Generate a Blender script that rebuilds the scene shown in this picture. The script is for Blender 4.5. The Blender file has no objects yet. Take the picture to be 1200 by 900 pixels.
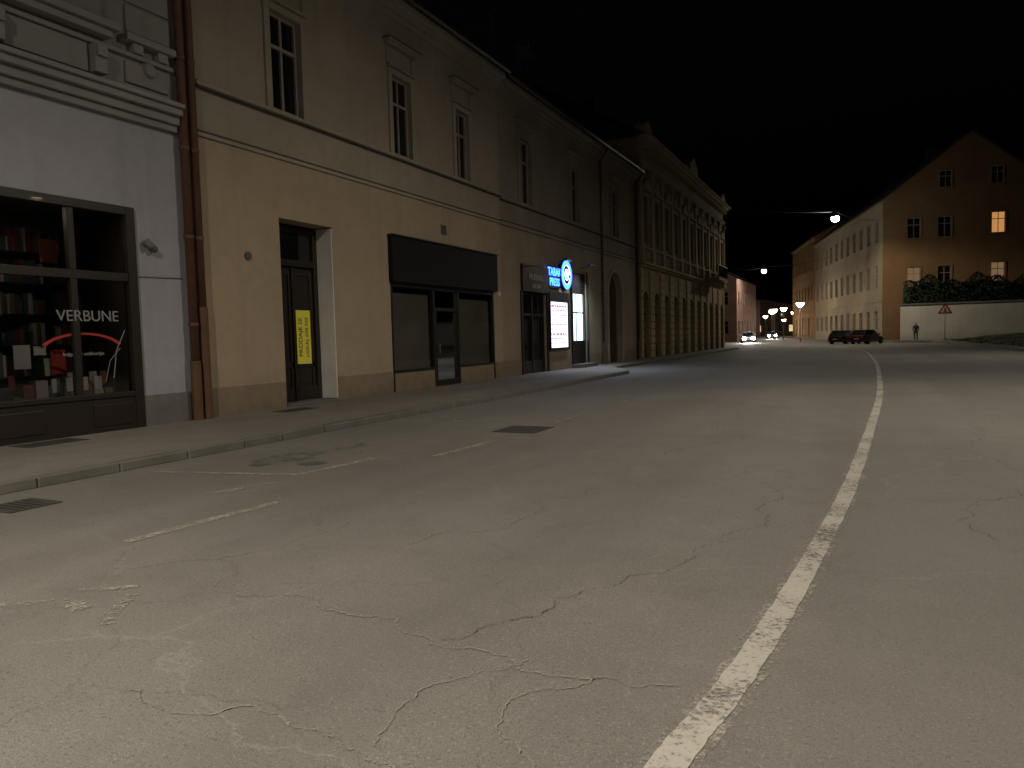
import bpy,bmesh,math,random
from mathutils import Vector,Matrix
random.seed(7)
S=bpy.context.scene
S.view_settings.view_transform='Standard'
try: S.view_settings.look='None'
except Exception: pass
S.view_settings.exposure=0
COL=S.collection

# ------------------------------------------------------------------ materials
def newmat(name):
    m=bpy.data.materials.new(name);m.use_nodes=True
    nt=m.node_tree
    for n in list(nt.nodes):nt.nodes.remove(n)
    o=nt.nodes.new('ShaderNodeOutputMaterial')
    return m,nt,o
def L(nt,a,b): nt.links.new(a,b)
def ramp(nt,src,p):
    r=nt.nodes.new('ShaderNodeValToRGB');L(nt,src,r.inputs[0])
    e=r.color_ramp.elements
    while len(e)<len(p): e.new(.5)
    for i,(pos,c) in enumerate(p):
        e[i].position=pos
        e[i].color=(c,c,c,1) if not hasattr(c,'__len__') else (*c,1)
    return r
def mixc(nt,fac,a,b,mode='MIX'):
    m=nt.nodes.new('ShaderNodeMix');m.data_type='RGBA';m.blend_type=mode
    for v,i in ((fac,0),(a,6),(b,7)):
        if hasattr(v,'is_output'): L(nt,v,m.inputs[i])
        elif i==0: m.inputs[0].default_value=v
        else: m.inputs[i].default_value=(*v,1)
    return m.outputs[2]
def coords(nt,scale=(1,1,1)):
    t=nt.nodes.new('ShaderNodeTexCoord')
    mp=nt.nodes.new('ShaderNodeMapping');mp.inputs['Scale'].default_value=scale
    L(nt,t.outputs['Object'],mp.inputs[0]);return mp.outputs[0]
def noise(nt,vec,scale,detail=4,rough=.55,dist=0):
    n=nt.nodes.new('ShaderNodeTexNoise');n.inputs['Scale'].default_value=scale
    n.inputs['Detail'].default_value=detail;n.inputs['Roughness'].default_value=rough
    n.inputs['Distortion'].default_value=dist
    L(nt,vec,n.inputs['Vector']);return n
def bsdf(nt,o,col,rough=.8,metal=0,spec=.5,h=None,bstr=.3,bdist=.01):
    b=nt.nodes.new('ShaderNodeBsdfPrincipled')
    if hasattr(col,'is_output'): L(nt,col,b.inputs['Base Color'])
    else: b.inputs['Base Color'].default_value=(*col,1)
    if hasattr(rough,'is_output'): L(nt,rough,b.inputs['Roughness'])
    else: b.inputs['Roughness'].default_value=rough
    b.inputs['Metallic'].default_value=metal
    b.inputs['Specular IOR Level'].default_value=spec
    if h is not None:
        bp=nt.nodes.new('ShaderNodeBump');bp.inputs['Strength'].default_value=bstr
        bp.inputs['Distance'].default_value=bdist
        L(nt,h,bp.inputs['Height']);L(nt,bp.outputs[0],b.inputs['Normal'])
    L(nt,b.outputs[0],o.inputs[0]);return b
def simple(name,col,rough=.6,metal=0,spec=.5,var=.25,scale=6,bstr=.15):
    m,nt,o=newmat(name);v=coords(nt)
    n=noise(nt,v,scale,5)
    c=mixc(nt,n.outputs[0],tuple(x*(1-var) for x in col),tuple(x*(1+var) for x in col))
    n2=noise(nt,v,scale*8,3)
    bsdf(nt,o,c,rough,metal,spec,n2.outputs[0],bstr,.004);return m
def plaster(name,col,grime=.45,patch=.2,zb=.1):
    m,nt,o=newmat(name);v=coords(nt)
    big=noise(nt,v,.45,6,.6);mid=noise(nt,v,3.2,6,.65);fine=noise(nt,v,60,3)
    c=mixc(nt,ramp(nt,big.outputs[0],[(.3,0),(.7,1)]).outputs[0],tuple(x*(1-patch) for x in col),tuple(x*(1+patch*.4) for x in col))
    c=mixc(nt,ramp(nt,mid.outputs[0],[(.48,0),(.75,.4)]).outputs[0],c,tuple(x*.75 for x in col))
    vs=coords(nt,(2.2,2.2,.11));st=noise(nt,vs,1.6,5,.6)
    c=mixc(nt,ramp(nt,st.outputs[0],[(.52,0),(.85,.35)]).outputs[0],c,tuple(x*.6 for x in col))
    sx=nt.nodes.new('ShaderNodeSeparateXYZ');L(nt,v,sx.inputs[0])
    mr=nt.nodes.new('ShaderNodeMapRange');mr.inputs[1].default_value=zb;mr.inputs[2].default_value=zb+1.1
    mr.inputs[3].default_value=grime;mr.inputs[4].default_value=0;L(nt,sx.outputs[2],mr.inputs[0])
    mu=nt.nodes.new('ShaderNodeMath');mu.operation='MULTIPLY';L(nt,mr.outputs[0],mu.inputs[0]);L(nt,mid.outputs[0],mu.inputs[1])
    mu2=nt.nodes.new('ShaderNodeMath');mu2.operation='MULTIPLY';L(nt,mu.outputs[0],mu2.inputs[0]);mu2.inputs[1].default_value=2
    c=mixc(nt,mu2.outputs[0],c,(col[0]*.42,col[1]*.4,col[2]*.38))
    ad=nt.nodes.new('ShaderNodeMath');ad.operation='ADD';L(nt,mid.outputs[0],ad.inputs[0]);L(nt,fine.outputs[0],ad.inputs[1])
    bsdf(nt,o,c,.9,0,.2,ad.outputs[0],.35,.012);return m
def emis(name,col,st):
    m,nt,o=newmat(name);e=nt.nodes.new('ShaderNodeEmission');e.inputs[0].default_value=(*col,1);e.inputs[1].default_value=st
    L(nt,e.outputs[0],o.inputs[0]);return m
def asphalt(name,base,crackcol,crack=1.0):
    m,nt,o=newmat(name);v=coords(nt)
    big=noise(nt,v,.22,5,.55,.3);mid=noise(nt,v,1.7,6,.65);fine=noise(nt,v,55,4,.75);sp=noise(nt,v,140,2,.6)
    c=mixc(nt,ramp(nt,big.outputs[0],[(.32,0),(.68,1)]).outputs[0],tuple(x*.8 for x in base),tuple(x*1.16 for x in base))
    c=mixc(nt,ramp(nt,mid.outputs[0],[(.33,.45),(.47,0),(.78,0)]).outputs[0],c,tuple(x*.7 for x in base))
    c=mixc(nt,ramp(nt,mid.outputs[0],[(.55,0),(.8,.6)]).outputs[0],c,tuple(x*1.35 for x in base))
    c=mixc(nt,ramp(nt,fine.outputs[0],[(.30,.9),(.48,0),(1,0)]).outputs[0],c,tuple(x*.36 for x in base))
    c=mixc(nt,ramp(nt,sp.outputs[0],[(.54,0),(.68,.7)]).outputs[0],c,tuple(min(1,x*1.9) for x in base))
    vo=nt.nodes.new('ShaderNodeTexVoronoi');vo.inputs['Scale'].default_value=30;L(nt,v,vo.inputs['Vector'])
    c=mixc(nt,ramp(nt,vo.outputs['Distance'],[(.12,.6),(.26,0)]).outputs[0],c,tuple(x*1.55 for x in base))
    vp=nt.nodes.new('ShaderNodeTexVoronoi');vp.inputs['Scale'].default_value=9;L(nt,v,vp.inputs['Vector'])
    c=mixc(nt,ramp(nt,vp.outputs['Distance'],[(.05,.6),(.10,0)]).outputs[0],c,tuple(x*.5 for x in base))
    vw=coords(nt,(.62,.03,1));wn=noise(nt,vw,1.3,3,.5)
    c=mixc(nt,ramp(nt,wn.outputs[0],[(.42,.3),(.6,0)]).outputs[0],c,tuple(x*.66 for x in base))
    if crack>0:
        wob=noise(nt,v,1.1,7,.62)
        va=nt.nodes.new('ShaderNodeVectorMath');va.operation='SCALE';va.inputs['Scale'].default_value=1.0;L(nt,wob.outputs['Color'],va.inputs[0])
        vb=nt.nodes.new('ShaderNodeVectorMath');vb.operation='ADD';L(nt,va.outputs[0],vb.inputs[0]);L(nt,v,vb.inputs[1])
        for sc,w,ms,mt,amt,cc in ((.42,.0045,.3,.49,.38,crackcol),(1.1,.009,.45,.58,.25,crackcol),(2.2,.016,.35,.57,.4,tuple(x*.45 for x in base)),(.6,.004,.21,.46,.5,tuple(x*.4 for x in base))):
            vv=nt.nodes.new('ShaderNodeTexVoronoi');vv.voronoi_dimensions='2D';vv.feature='DISTANCE_TO_EDGE';vv.inputs['Scale'].default_value=sc
            of=nt.nodes.new('ShaderNodeVectorMath');of.operation='ADD';of.inputs[1].default_value=(sc*7.3,sc*3.1,0);L(nt,vb.outputs[0],of.inputs[0])
            L(nt,of.outputs[0],vv.inputs['Vector'])
            r=ramp(nt,vv.outputs['Distance'],[(w*.35,1),(w,0)])
            mk=noise(nt,of.outputs[0],ms,4,.6);mr=ramp(nt,mk.outputs[0],[(mt-.03,0),(mt+.06,1)])
            mu=nt.nodes.new('ShaderNodeMath');mu.operation='MULTIPLY';L(nt,r.outputs[0],mu.inputs[0]);L(nt,mr.outputs[0],mu.inputs[1])
            m2=nt.nodes.new('ShaderNodeMath');m2.operation='MULTIPLY';L(nt,mu.outputs[0],m2.inputs[0]);m2.inputs[1].default_value=amt*crack
            c=mixc(nt,m2.outputs[0],c,cc)
    ad=nt.nodes.new('ShaderNodeMath');ad.operation='ADD';L(nt,fine.outputs[0],ad.inputs[0]);L(nt,sp.outputs[0],ad.inputs[1])
    bsdf(nt,o,c,.82,0,.3,ad.outputs[0],.7,.007);return m
def worn(name,col,lo,hi,scale=3):
    m,nt,o=newmat(name);v=coords(nt)
    n=noise(nt,v,scale,6,.75);n2=noise(nt,v,38,4,.7)
    ad=nt.nodes.new('ShaderNodeMath');ad.operation='ADD';L(nt,n.outputs[0],ad.inputs[0]);L(nt,n2.outputs[0],ad.inputs[1])
    hf=nt.nodes.new('ShaderNodeMath');hf.operation='MULTIPLY';hf.inputs[1].default_value=.5;L(nt,ad.outputs[0],hf.inputs[0])
    r=ramp(nt,hf.outputs[0],[(lo,0),(hi,1)])
    b=nt.nodes.new('ShaderNodeBsdfPrincipled');b.inputs['Roughness'].default_value=.75
    c=mixc(nt,n.outputs[0],tuple(x*.65 for x in col),col);L(nt,c,b.inputs['Base Color'])
    t=nt.nodes.new('ShaderNodeBsdfTransparent');mx=nt.nodes.new('ShaderNodeMixShader')
    L(nt,r.outputs[0],mx.inputs[0]);L(nt,t.outputs[0],mx.inputs[1]);L(nt,b.outputs[0],mx.inputs[2]);L(nt,mx.outputs[0],o.inputs[0]);return m
def clearglass(name,tint=.85,ior=1.6):
    m,nt,o=newmat(name)
    t=nt.nodes.new('ShaderNodeBsdfTransparent');t.inputs[0].default_value=(tint,tint,tint*.98,1)
    g=nt.nodes.new('ShaderNodeBsdfGlossy');g.inputs['Roughness'].default_value=.03
    fr=nt.nodes.new('ShaderNodeFresnel');fr.inputs[0].default_value=ior
    mx=nt.nodes.new('ShaderNodeMixShader');L(nt,fr.outputs[0],mx.inputs[0]);L(nt,t.outputs[0],mx.inputs[1]);L(nt,g.outputs[0],mx.inputs[2])
    L(nt,mx.outputs[0],o.inputs[0]);return m

M={}
M['b1low']=plaster('plaster_cool_white',(.36,.36,.40),.3,.1)
M['b1up']=plaster('plaster_grey',(.29,.285,.28),.1)
M['stone']=plaster('plinth_stone',(.19,.18,.175),.4)
M['b2low']=plaster('plaster_beige',(.41,.33,.24),.35,.12)
M['b2up']=plaster('plaster_sand',(.37,.325,.265),.1,.15)
M['b2plinth']=plaster('plinth_tan',(.29,.235,.17),.5)
M['trim']=plaster('trim_plaster',(.38,.34,.275),.1)
M['trimdark']=plaster('trim_weathered',(.12,.105,.085),.1)
M['reveal']=plaster('reveal_white',(.78,.76,.72),.3,.08)
M['b3low']=plaster('plaster_ochre_grey',(.36,.30,.22),.5,.25)
M['b3up']=plaster('plaster_faded',(.31,.27,.22),.1,.25)
M['b4']=plaster('plaster_old_yellow',(.36,.28,.165),.5,.25)
M['b4trim']=plaster('ornament_plaster',(.43,.355,.23),.4,.2)
M['cream']=plaster('plaster_cream',(.36,.30,.20),.3,.2)
M['ochre']=plaster('plaster_ochre',(.25,.15,.075),.3,.2)
M['orange']=plaster('plaster_orange',(.36,.21,.09),.3,.2)
M['pink']=plaster('plaster_pink',(.24,.15,.12),.3,.2)
M['far']=plaster('plaster_far',(.16,.12,.08),.3,.2)
M['whitewall']=plaster('whitewashed_wall',(.62,.60,.54),.5,.15)
M['roof']=simple('roof_tiles',(.04,.026,.022),.9,var=.4,scale=3)
M['darkwood']=simple('dark_wood',(.016,.011,.009),.45,var=.3)
M['black']=simple('black_panel',(.005,.005,.006),.6,spec=.3)
M['blackframe']=simple('black_metal',(.012,.011,.011),.4)
M['whiteframe']=simple('painted_window_frame',(.30,.275,.24),.5)
M['glass']=simple('dark_window_glass',(.010,.010,.011),.06,spec=.8,var=.5,scale=1.2,bstr=.0)
M['clear']=clearglass('shop_glass',.78,1.6)
M['paneback']=simple('pale_pane_backing',(.15,.138,.12),.8,var=.55,scale=.9)
M['interior']=simple('interior_shade',(.02,.018,.016),.9)  # near-black colour carries the darkness of an unlit room
M['shopint']=simple('shop_interior',(.12,.11,.10),.8)
M['copper']=simple('weathered_copper',(.125,.062,.036),.6,.2,var=.5,scale=3)
M['greypipe']=simple('zinc_pipe',(.09,.075,.06),.5,.5,var=.3)
M['iron']=simple('cast_iron',(.05,.047,.043),.6,.2)
M['steel']=simple('galvanised_steel',(.16,.16,.155),.5,.6)
M['paper']=simple('paper_white',(.6,.6,.58),.8,var=.05)
M['white']=simple('white_vinyl',(.24,.24,.245),.6,var=.3,scale=9)
M['red']=simple('red_vinyl',(.40,.03,.03),.5)
M['yellow']=simple('yellow_poster',(.78,.72,.08),.7,var=.06)
M['ink']=simple('ink',(.02,.02,.02),.7)
M['signred']=simple('sign_red',(.55,.02,.02),.4)
M['signwhite']=simple('sign_white',(.75,.72,.62),.4)
M['kerb']=simple('kerb_granite',(.12,.114,.103),.9,var=.45,scale=2.5,bstr=.5)
M['road']=asphalt('worn_asphalt',(.150,.144,.133),(.28,.265,.235),1)
M['pave']=asphalt('pavement_asphalt',(.18,.168,.15),(.09,.085,.07),.35)
M['soil']=simple('dark_soil',(.03,.028,.02),.95)
M['line']=worn('road_paint',(.40,.38,.34),.38,.50,1.5)
M['ghost']=worn('worn_road_paint_edge',(.30,.285,.25),.46,.60)
M['faded']=worn('faded_road_paint',(.35,.335,.29),.42,.57)
M['crackl']=worn('crack_filler',(.245,.232,.205),.38,.58,2)
M['crackd']=worn('open_crack',(.08,.075,.066),.43,.56,2)
M['oil']=worn('oil_stain',(.06,.057,.05),.47,.68,2)
M['grass']=simple('grass',(.03,.042,.014),.9,var=.5)
M['leaf']=simple('hedge_leaf',(.02,.03,.01),.8,var=.5,scale=2)
M['lampglow']=emis('lamp_glow',(1,.96,.88),200)
M['postglow']=emis('post_lamp_glow',(1,.74,.56),40)
M['streetglow']=emis('street_luminaire_glow',(1,.9,.75),20)
M['winlit']=emis('lit_window',(1,.47,.15),.5)
M['winlit2']=emis('lit_window_dim',(1,.6,.33),.17)
M['addedglow']=emis('added_window_glow',(1,.72,.4),.9)  # warm glow for window panes added to brighten the far street
M['blue']=emis('blue_neon',(.02,.09,1),12)
M['bluew']=emis('white_blue_neon',(.5,.68,1),6)
M['box']=emis('lightbox_white',(.93,.86,1),2.2)
M['boxred']=emis('lightbox_print_pink',(.62,.30,.48),.9)
M['doorlit']=emis('lit_door_glass',(.7,.92,1),3.0)
M['head']=emis('headlamp',(1,.98,.93),500)
M['tail']=simple('tail_lamp',(.35,.01,.01),.2)

# ------------------------------------------------------------------ builders
def root(name,loc):
    e=bpy.data.objects.new(name,None);e.location=loc;e.empty_display_size=.3;COL.objects.link(e);return e
def attach(ob,par):
    if par is not None:
        ob.parent=par;ob.matrix_parent_inverse=Matrix.Translation(-Vector(par.location))
class Fr:
    def __init__(s,o,sd,nd):
        s.o=Vector((*o,0));s.s=Vector((*sd,0)).normalized();s.n=Vector((*nd,0)).normalized()
    def pt(f,s,d,z): return f.o+f.s*s+f.n*d+Vector((0,0,z))
W=Fr((0,0),(0,1),(1,0))
class Pt:
    def __init__(self,fr=W): self.b=bmesh.new();self.f=fr
    def box(self,s0,s1,d0,d1,z0,z1):
        v=[self.b.verts.new(self.f.pt(s,d,z)) for s in(s0,s1) for d in(d0,d1) for z in(z0,z1)]
        for q in((0,1,3,2),(4,6,7,5),(0,4,5,1),(2,3,7,6),(0,2,6,4),(1,5,7,3)):
            self.b.faces.new([v[i] for i in q])
        return self
    def poly(self,pts):
        self.b.faces.new([self.b.verts.new(self.f.pt(*p)) for p in pts]);return self
    def rawpoly(self,pts):
        self.b.faces.new([self.b.verts.new(p) for p in pts]);return self
    def tube(self,pts,r,seg=10,cap=True,world=False):
        P=[Vector(p) if world else self.f.pt(*p) for p in pts];rings=[]
        for i,p in enumerate(P):
            a=P[max(0,i-1)];c=P[min(len(P)-1,i+1)];t=(c-a).normalized()
            u=t.orthogonal().normalized() if i==0 else (rings_u-t*rings_u.dot(t)).normalized()
            rings_u=u;w=t.cross(u);rr=r[i] if hasattr(r,'__len__') else r
            rings.append([self.b.verts.new(p+(u*math.cos(k*2*math.pi/seg)+w*math.sin(k*2*math.pi/seg))*rr) for k in range(seg)])
        for a,c in zip(rings,rings[1:]):
            for k in range(seg): self.b.faces.new([a[k],a[(k+1)%seg],c[(k+1)%seg],c[k]])
        if cap: self.b.faces.new(rings[0][::-1]);self.b.faces.new(rings[-1])
        return self
    def wall(self,s0,s1,z0,z1,ops,reveal=.2,d=0):
        ss=sorted({s0,s1}|{min(max(x,s0),s1) for o in ops for x in o[:2]});zz=sorted({z0,z1}|{min(max(x,z0),z1) for o in ops for x in o[2:4]})
        for a,b in zip(ss,ss[1:]):
            for c,e in zip(zz,zz[1:]):
                ms,mz=(a+b)/2,(c+e)/2
                if any(o[0]<ms<o[1] and o[2]<mz<o[3] for o in ops): continue
                self.poly([(a,d,c),(b,d,c),(b,d,e),(a,d,e)])
        for o in ops:
            a,b,c,e=o[:4];rv=o[4] if len(o)>4 and o[4] else reveal;arch=len(o)>5 and o[5]
            if e<z0 or c>z1 : continue
            D=d-rv
            if arch:
                r=(b-a)/2;cx=(a+b)/2;zc=e-r;n=10
                arc=[(cx-r*math.cos(math.pi*i/n),zc+r*math.sin(math.pi*i/n)) for i in range(n+1)]
                for i in range(n//2):
                    self.poly([(a,d,e),(arc[i][0],d,arc[i][1]),(arc[i+1][0],d,arc[i+1][1])])
                    j=n-i;self.poly([(b,d,e),(arc[j-1][0],d,arc[j-1][1]),(arc[j][0],d,arc[j][1])])
                for i in range(n):
                    p,q=arc[i],arc[i+1];self.poly([(p[0],d,p[1]),(q[0],d,q[1]),(q[0],D,q[1]),(p[0],D,p[1])])
                e2=zc
            else:
                e2=e;self.poly([(a,d,e),(b,d,e),(b,D,e),(a,D,e)])
            self.poly([(a,d,c),(a,d,e2),(a,D,e2),(a,D,c)]);self.poly([(b,d,c),(b,D,c),(b,D,e2),(b,d,e2)])
            self.poly([(a,d,c),(a,D,c),(b,D,c),(b,d,c)])
        return self
    def done(self,name,mat,par=None,bevel=0,smooth=False):
        me=bpy.data.meshes.new(name);bmesh.ops.recalc_face_normals(self.b,faces=self.b.faces)
        self.b.to_mesh(me);self.b.free();me.materials.append(mat)
        if smooth:
            for p in me.polygons:p.use_smooth=True
        ob=bpy.data.objects.new(name,me);COL.objects.link(ob);attach(ob,par)
        if bevel:
            m=ob.modifiers.new('bevel','BEVEL');m.width=bevel;m.segments=2;m.limit_method='ANGLE'
        return ob
def text(st,fr,s,d,z,size,mat,par,name='lettering',vert=False,ext=.004,off=0):
    c=bpy.data.curves.new(name,'FONT');c.body=st;c.size=size;c.extrude=ext;c.align_x='CENTER';c.align_y='CENTER';c.offset=off
    t=bpy.data.objects.new('tmp',c);COL.objects.link(t);bpy.context.view_layer.update()
    me=bpy.data.meshes.new_from_object(t.evaluated_get(bpy.context.evaluated_depsgraph_get()))
    bpy.data.objects.remove(t)
    ax=fr.s;ay=Vector((0,0,1))
    if vert: ax,ay=Vector((0,0,1)),-fr.s
    o=fr.pt(s,d,z);az=fr.n
    mt=Matrix((( ax.x,ay.x,az.x,o.x),(ax.y,ay.y,az.y,o.y),(ax.z,ay.z,az.z,o.z),(0,0,0,1)))
    me.transform(mt);me.materials.clear();me.materials.append(mat);me.name=name
    ob=bpy.data.objects.new(name,me);COL.objects.link(ob);attach(ob,par);return ob
def light(name,typ,loc,power,col,par,radius=.15,target=None,spot=2.6,blend=.6):
    l=bpy.data.lights.new(name,typ);l.energy=power;l.color=col
    if typ=='AREA': l.shape='RECTANGLE';l.size=radius;l.size_y=.15
    else: l.shadow_soft_size=radius
    if typ=='SPOT': l.spot_size=spot;l.spot_blend=blend
    o=bpy.data.objects.new(name,l);o.location=loc;COL.objects.link(o)
    if target is not None: o.rotation_euler=(Vector(target)-Vector(loc)).to_track_quat('-Z','Y').to_euler()
    attach(o,par);return o

A=Fr((-11.3,0),(0,1),(1,0))
def window(fr,fp,gp,s0,s1,z0,z1,d=-.16,mull=1,trans=.66,fw=.06,cp=None):
    gp.poly([(s0,d,z0),(s1,d,z0),(s1,d,z1),(s0,d,z1)])
    a,b=d+.004,d+.06
    fp.box(s0,s0+fw,a,b,z0,z1);fp.box(s1-fw,s1,a,b,z0,z1)
    fp.box(s0+fw,s1-fw,a,b,z0,z0+fw);fp.box(s0+fw,s1-fw,a,b,z1-fw,z1)
    zt=z0+(z1-z0)*trans
    if trans: fp.box(s0+fw,s1-fw,a,b+.01,zt-.035,zt+.035)
    for i in range(mull):
        x=s0+(s1-s0)*(i+1)/(mull+1)
        fp.box(x-.03,x+.03,a,b-.008,z0+fw,(zt-.035) if trans else z1-fw)
        if trans: fp.box(x-.03,x+.03,a,b-.008,zt+.035,z1-fw)
def shell(fr,par,s0,s1,z1,mat,depth=10):
    p=Pt(fr);p.poly([(s0,0,0),(s0,0,z1),(s0,-depth,z1),(s0,-depth,0)]);p.poly([(s1,0,0),(s1,-depth,0),(s1,-depth,z1),(s1,0,z1)])
    p.poly([(s0,-depth,0),(s0,-depth,z1),(s1,-depth,z1),(s1,-depth,0)]);p.done('side_and_back_walls',mat,par)
def roof(fr,par,s0,s1,ze,depth=10,rise=4,over=.5,mat=None):
    p=Pt(fr);hd=-depth/2
    for a,b in(((over,ze),(hd,ze+rise)),((hd,ze+rise),(-depth-over,ze))):
        p.poly([(s0,a[0],a[1]),(s1,a[0],a[1]),(s1,b[0],b[1]),(s0,b[0],b[1])])
        p.poly([(s0,a[0],a[1]-.12),(s1,a[0],a[1]-.12),(s1,b[0],b[1]-.12),(s0,b[0],b[1]-.12)])
    p.poly([(s0,over,ze),(s1,over,ze),(s1,over,ze-.12),(s0,over,ze-.12)])
    for s in(s0,s1): p.poly([(s,0,ze-.15),(s,hd,ze+rise-.15),(s,-depth,ze-.15)])
    p.done('roof',mat or M['roof'],par)

# ================= house 1 : bookshop
r1=root('corner_shop_house',(-11.3,2,0))
shopo=(4.9,8.85,.12,3.88,.12)
Pt(A).wall(-6,9.95,0,5.35,[shopo],.12).done('ground_floor_wall',M['b1low'],r1)
up=[(6.9,8.1,7.5,9.7,.2),(3.2,4.4,7.5,9.7,.2)]
Pt(A).wall(-6,9.95,5.35,11,up,.2).done('upper_wall',M['b1up'],r1)
p=Pt(A);p.box(8.86,9.85,.0,.03,0,.66);p.box(-6,4.85,.0,.03,0,.66);p.done('plinth',M['stone'],r1,.008)
p=Pt(A)
for (a,b,e) in((5.35,5.47,.10),(5.47,5.62,.17),(5.62,5.74,.27),(5.74,5.82,.34)): p.box(-6,9.80,.002,e,a,b)
p.box(-6,9.80,.002,.08,6.42,6.5)
p.box(6.4,8.62,.002,.3,6.68,6.8);p.box(6.5,8.52,.002,.22,6.56,6.68)
for s in(6.6,8.2): p.box(s,s+.22,.002,.18,5.95,6.4);p.box(s+.02,s+.2,.18,.24,6.2,6.38)
p.box(6.85,8.18,.002,.05,5.95,6.4);p.box(8.85,9.7,.002,.05,6.0,6.35)
p.box(8.8,9.78,.002,.2,6.66,6.78);p.box(8.95,9.15,.002,.14,6.5,6.66);p.box(9.45,9.65,.002,.14,6.5,6.66)
p.tube([(9.3,.002,6.3),(9.3,.12,6.3)],[.16,.1],14)
p.box(6.6,8.4,.002,.12,6.81,7.42)
for i in range(5): p.box(8.9,9.78,.002,.045,6.85+i*.5,7.3+i*.5)
p.done('cornice_and_stucco',M['b1up'],r1,.015)
fp,gp=Pt(A),Pt(A)
for o in up: window(A,fp,gp,*o[:4])
fp.done('upper_window_frames',M['whiteframe'],r1);gp.done('upper_window_glass',M['glass'],r1)
roof(A,r1,-6,9.95,11.2,10,4)
shell(A,r1,-6,9.95,11,M['b1up'])
p=Pt(A)
a,b,c,e=shopo[:4]
p.box(a,a+.16,-.1,.05,c,e);p.box(b-.17,b,-.1,.05,c,e);p.box(a+.16,b-.17,-.1,.055,e-.14,e)
p.box(a+.16,b-.17,-.1,.04,c,c+.56);p.box(a+.16,b-.17,-.1,.07,c+.56,c+.64)
p.box(a+.16,b-.17,-.08,.03,2.62,2.76)
for s in(6.15,7.66): p.box(s,s+.11,-.08,.025,c+.64,2.62);p.box(s,s+.11,-.08,.025,2.76,e-.14)
for s in(5.2,6.4,7.9): p.box(s,s+.7,.04,.055,c+.1,c+.46)
p.done('shopfront_joinery',M['darkwood'],r1,.01)
Pt(A).poly([(a+.1,-.04,.7),(b-.1,-.04,.7),(b-.1,-.04,3.8),(a+.1,-.04,3.8)]).done('shop_window_glass',M['clear'],r1)
p=Pt(A)
p.poly([(a,-2.4,.1),(b+1,-2.4,.1),(b+1,-2.4,3.9),(a,-2.4,3.9)]);p.poly([(a,-.12,.1),(a,-2.4,.1),(a,-2.4,3.9),(a,-.12,3.9)])
p.poly([(b+.0,-.12,.1),(b+1,-2.4,.1),(b+1,-2.4,3.9),(b+.0,-.12,3.9)]);p.poly([(a,-.12,3.9),(b,-.12,3.9),(b+1,-2.4,3.9),(a,-2.4,3.9)])
p.poly([(a,-.12,.74),(b,-.12,.74),(b+.3,-1.0,.74),(a,-1.0,.74)])
p.done('shop_room',M['shopint'],r1)
light('added_display_fill','AREA',(-12.0,7.2,3.8),5,(1,.84,.66),r1,1.6,(-12.0,7.4,0))  # fill lamp added to brighten the window display
p=Pt(A)
for i in range(5): p.box(5.2,9.4,-2.38,-2.1,1.0+i*.55,1.04+i*.55)
p.box(7.0,7.05,-2.3,-2.0,.8,3.6);p.box(8.6,8.65,-2.3,-2.0,.8,3.6)
p.done('bookshelves',M['darkwood'],r1)
bookm=[simple('book_cover_%d'%i,c,.6) for i,c in enumerate([(.42,.40,.36),(.20,.05,.04),(.07,.09,.14),(.20,.16,.10),(.09,.12,.09)])]
bp=[Pt(A) for _ in bookm]
for i in range(5):
    s=5.25
    while s<9.3:
        w=random.uniform(.03,.09)
        if random.random()<.85: bp[random.choice([0,1,2,2,3,3,4,4])].box(s,s+w*.92,-2.36,-2.12,1.042+i*.55,1.04+i*.55+random.uniform(.22,.44))
        s+=w
s=6.2
for i in range(14):
    w=random.uniform(.12,.2);q=bp[random.choice([0,0,1,3,2])];d=-.55+random.uniform(0,.2)
    if random.random()<.5: q.box(s,s+w,d,-.3,.745,.745+random.uniform(.14,.32))
    else: q.box(s,s+w,-.6,-.3,.745,.745+random.uniform(.03,.12));bp[random.choice([0,1,3])].box(s+.02,s+w-.02,-.45,-.43,.90,1.12)
    s+=w+.02
for i,(s,z,w,h) in enumerate([(5.6,1.3,.4,.55),(8.05,1.05,.22,.3),(8.35,1.05,.22,.3),(7.0,2.95,.4,.5),(8.1,3.0,.3,.4)]): bp[(1,0,3,2,1)[i]].box(s,s+w,-1.4,-1.38,z,z+h)
for i,q in enumerate(bp): q.done('books',bookm[i],r1)
p=Pt(A);p.box(6.78,7.03,-.1,-.09,1.22,1.58);p.box(7.08,7.27,-.1,-.09,1.42,1.56)
for i in range(4): p.box(7.45+i*.24,7.58+i*.24,-.3,-.28,.82,1.04)
p.done('notices',M['paper'],r1)
p=Pt(A);p.box(7.85,8.1,-.9,-.88,1.1,1.5);p.done('red_poster',M['red'],r1)
text('VERBUNE',A,7.92,.03,2.02,.25,M['white'],r1,'window_lettering')
text('knjigarna i antikvarijat',A,7.85,-.034,1.42,.08,M['white'],r1,'window_lettering_small')
p=Pt(A);n=16
for i in range(n):
    t0,t1=math.pi*(.15+.7*i/n),math.pi*(.15+.7*(i+1)/n)
    f=lambda t,r:(7.85-r*math.cos(t)*1.0,-.033,1.42+r*.45*math.sin(t))
    p.poly([f(t0,.68),f(t1,.68),f(t1,.76),f(t0,.76)])
p.done('red_window_band',M['red'],r1)
p=Pt(A)
p.tube([(8.35,-.033,1.0),(8.42,-.033,1.45),(8.6,-.033,1.8)],.007,4);p.tube([(8.2,-.033,.95),(8.3,-.033,1.3),(8.5,-.033,1.5)],.005,4);p.done('window_drawing',M['white'],r1)
p=Pt(A)
p.tube([(9.05,0,3.3),(9.05,.10,3.3)],[.05,.05]);p.tube([(9.02,.08,3.36),(9.1,.13,3.22)],[.05,.07]);p.tube([(9.15,0,3.24),(9.18,.12,3.2)],[.05,.06]);
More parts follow.
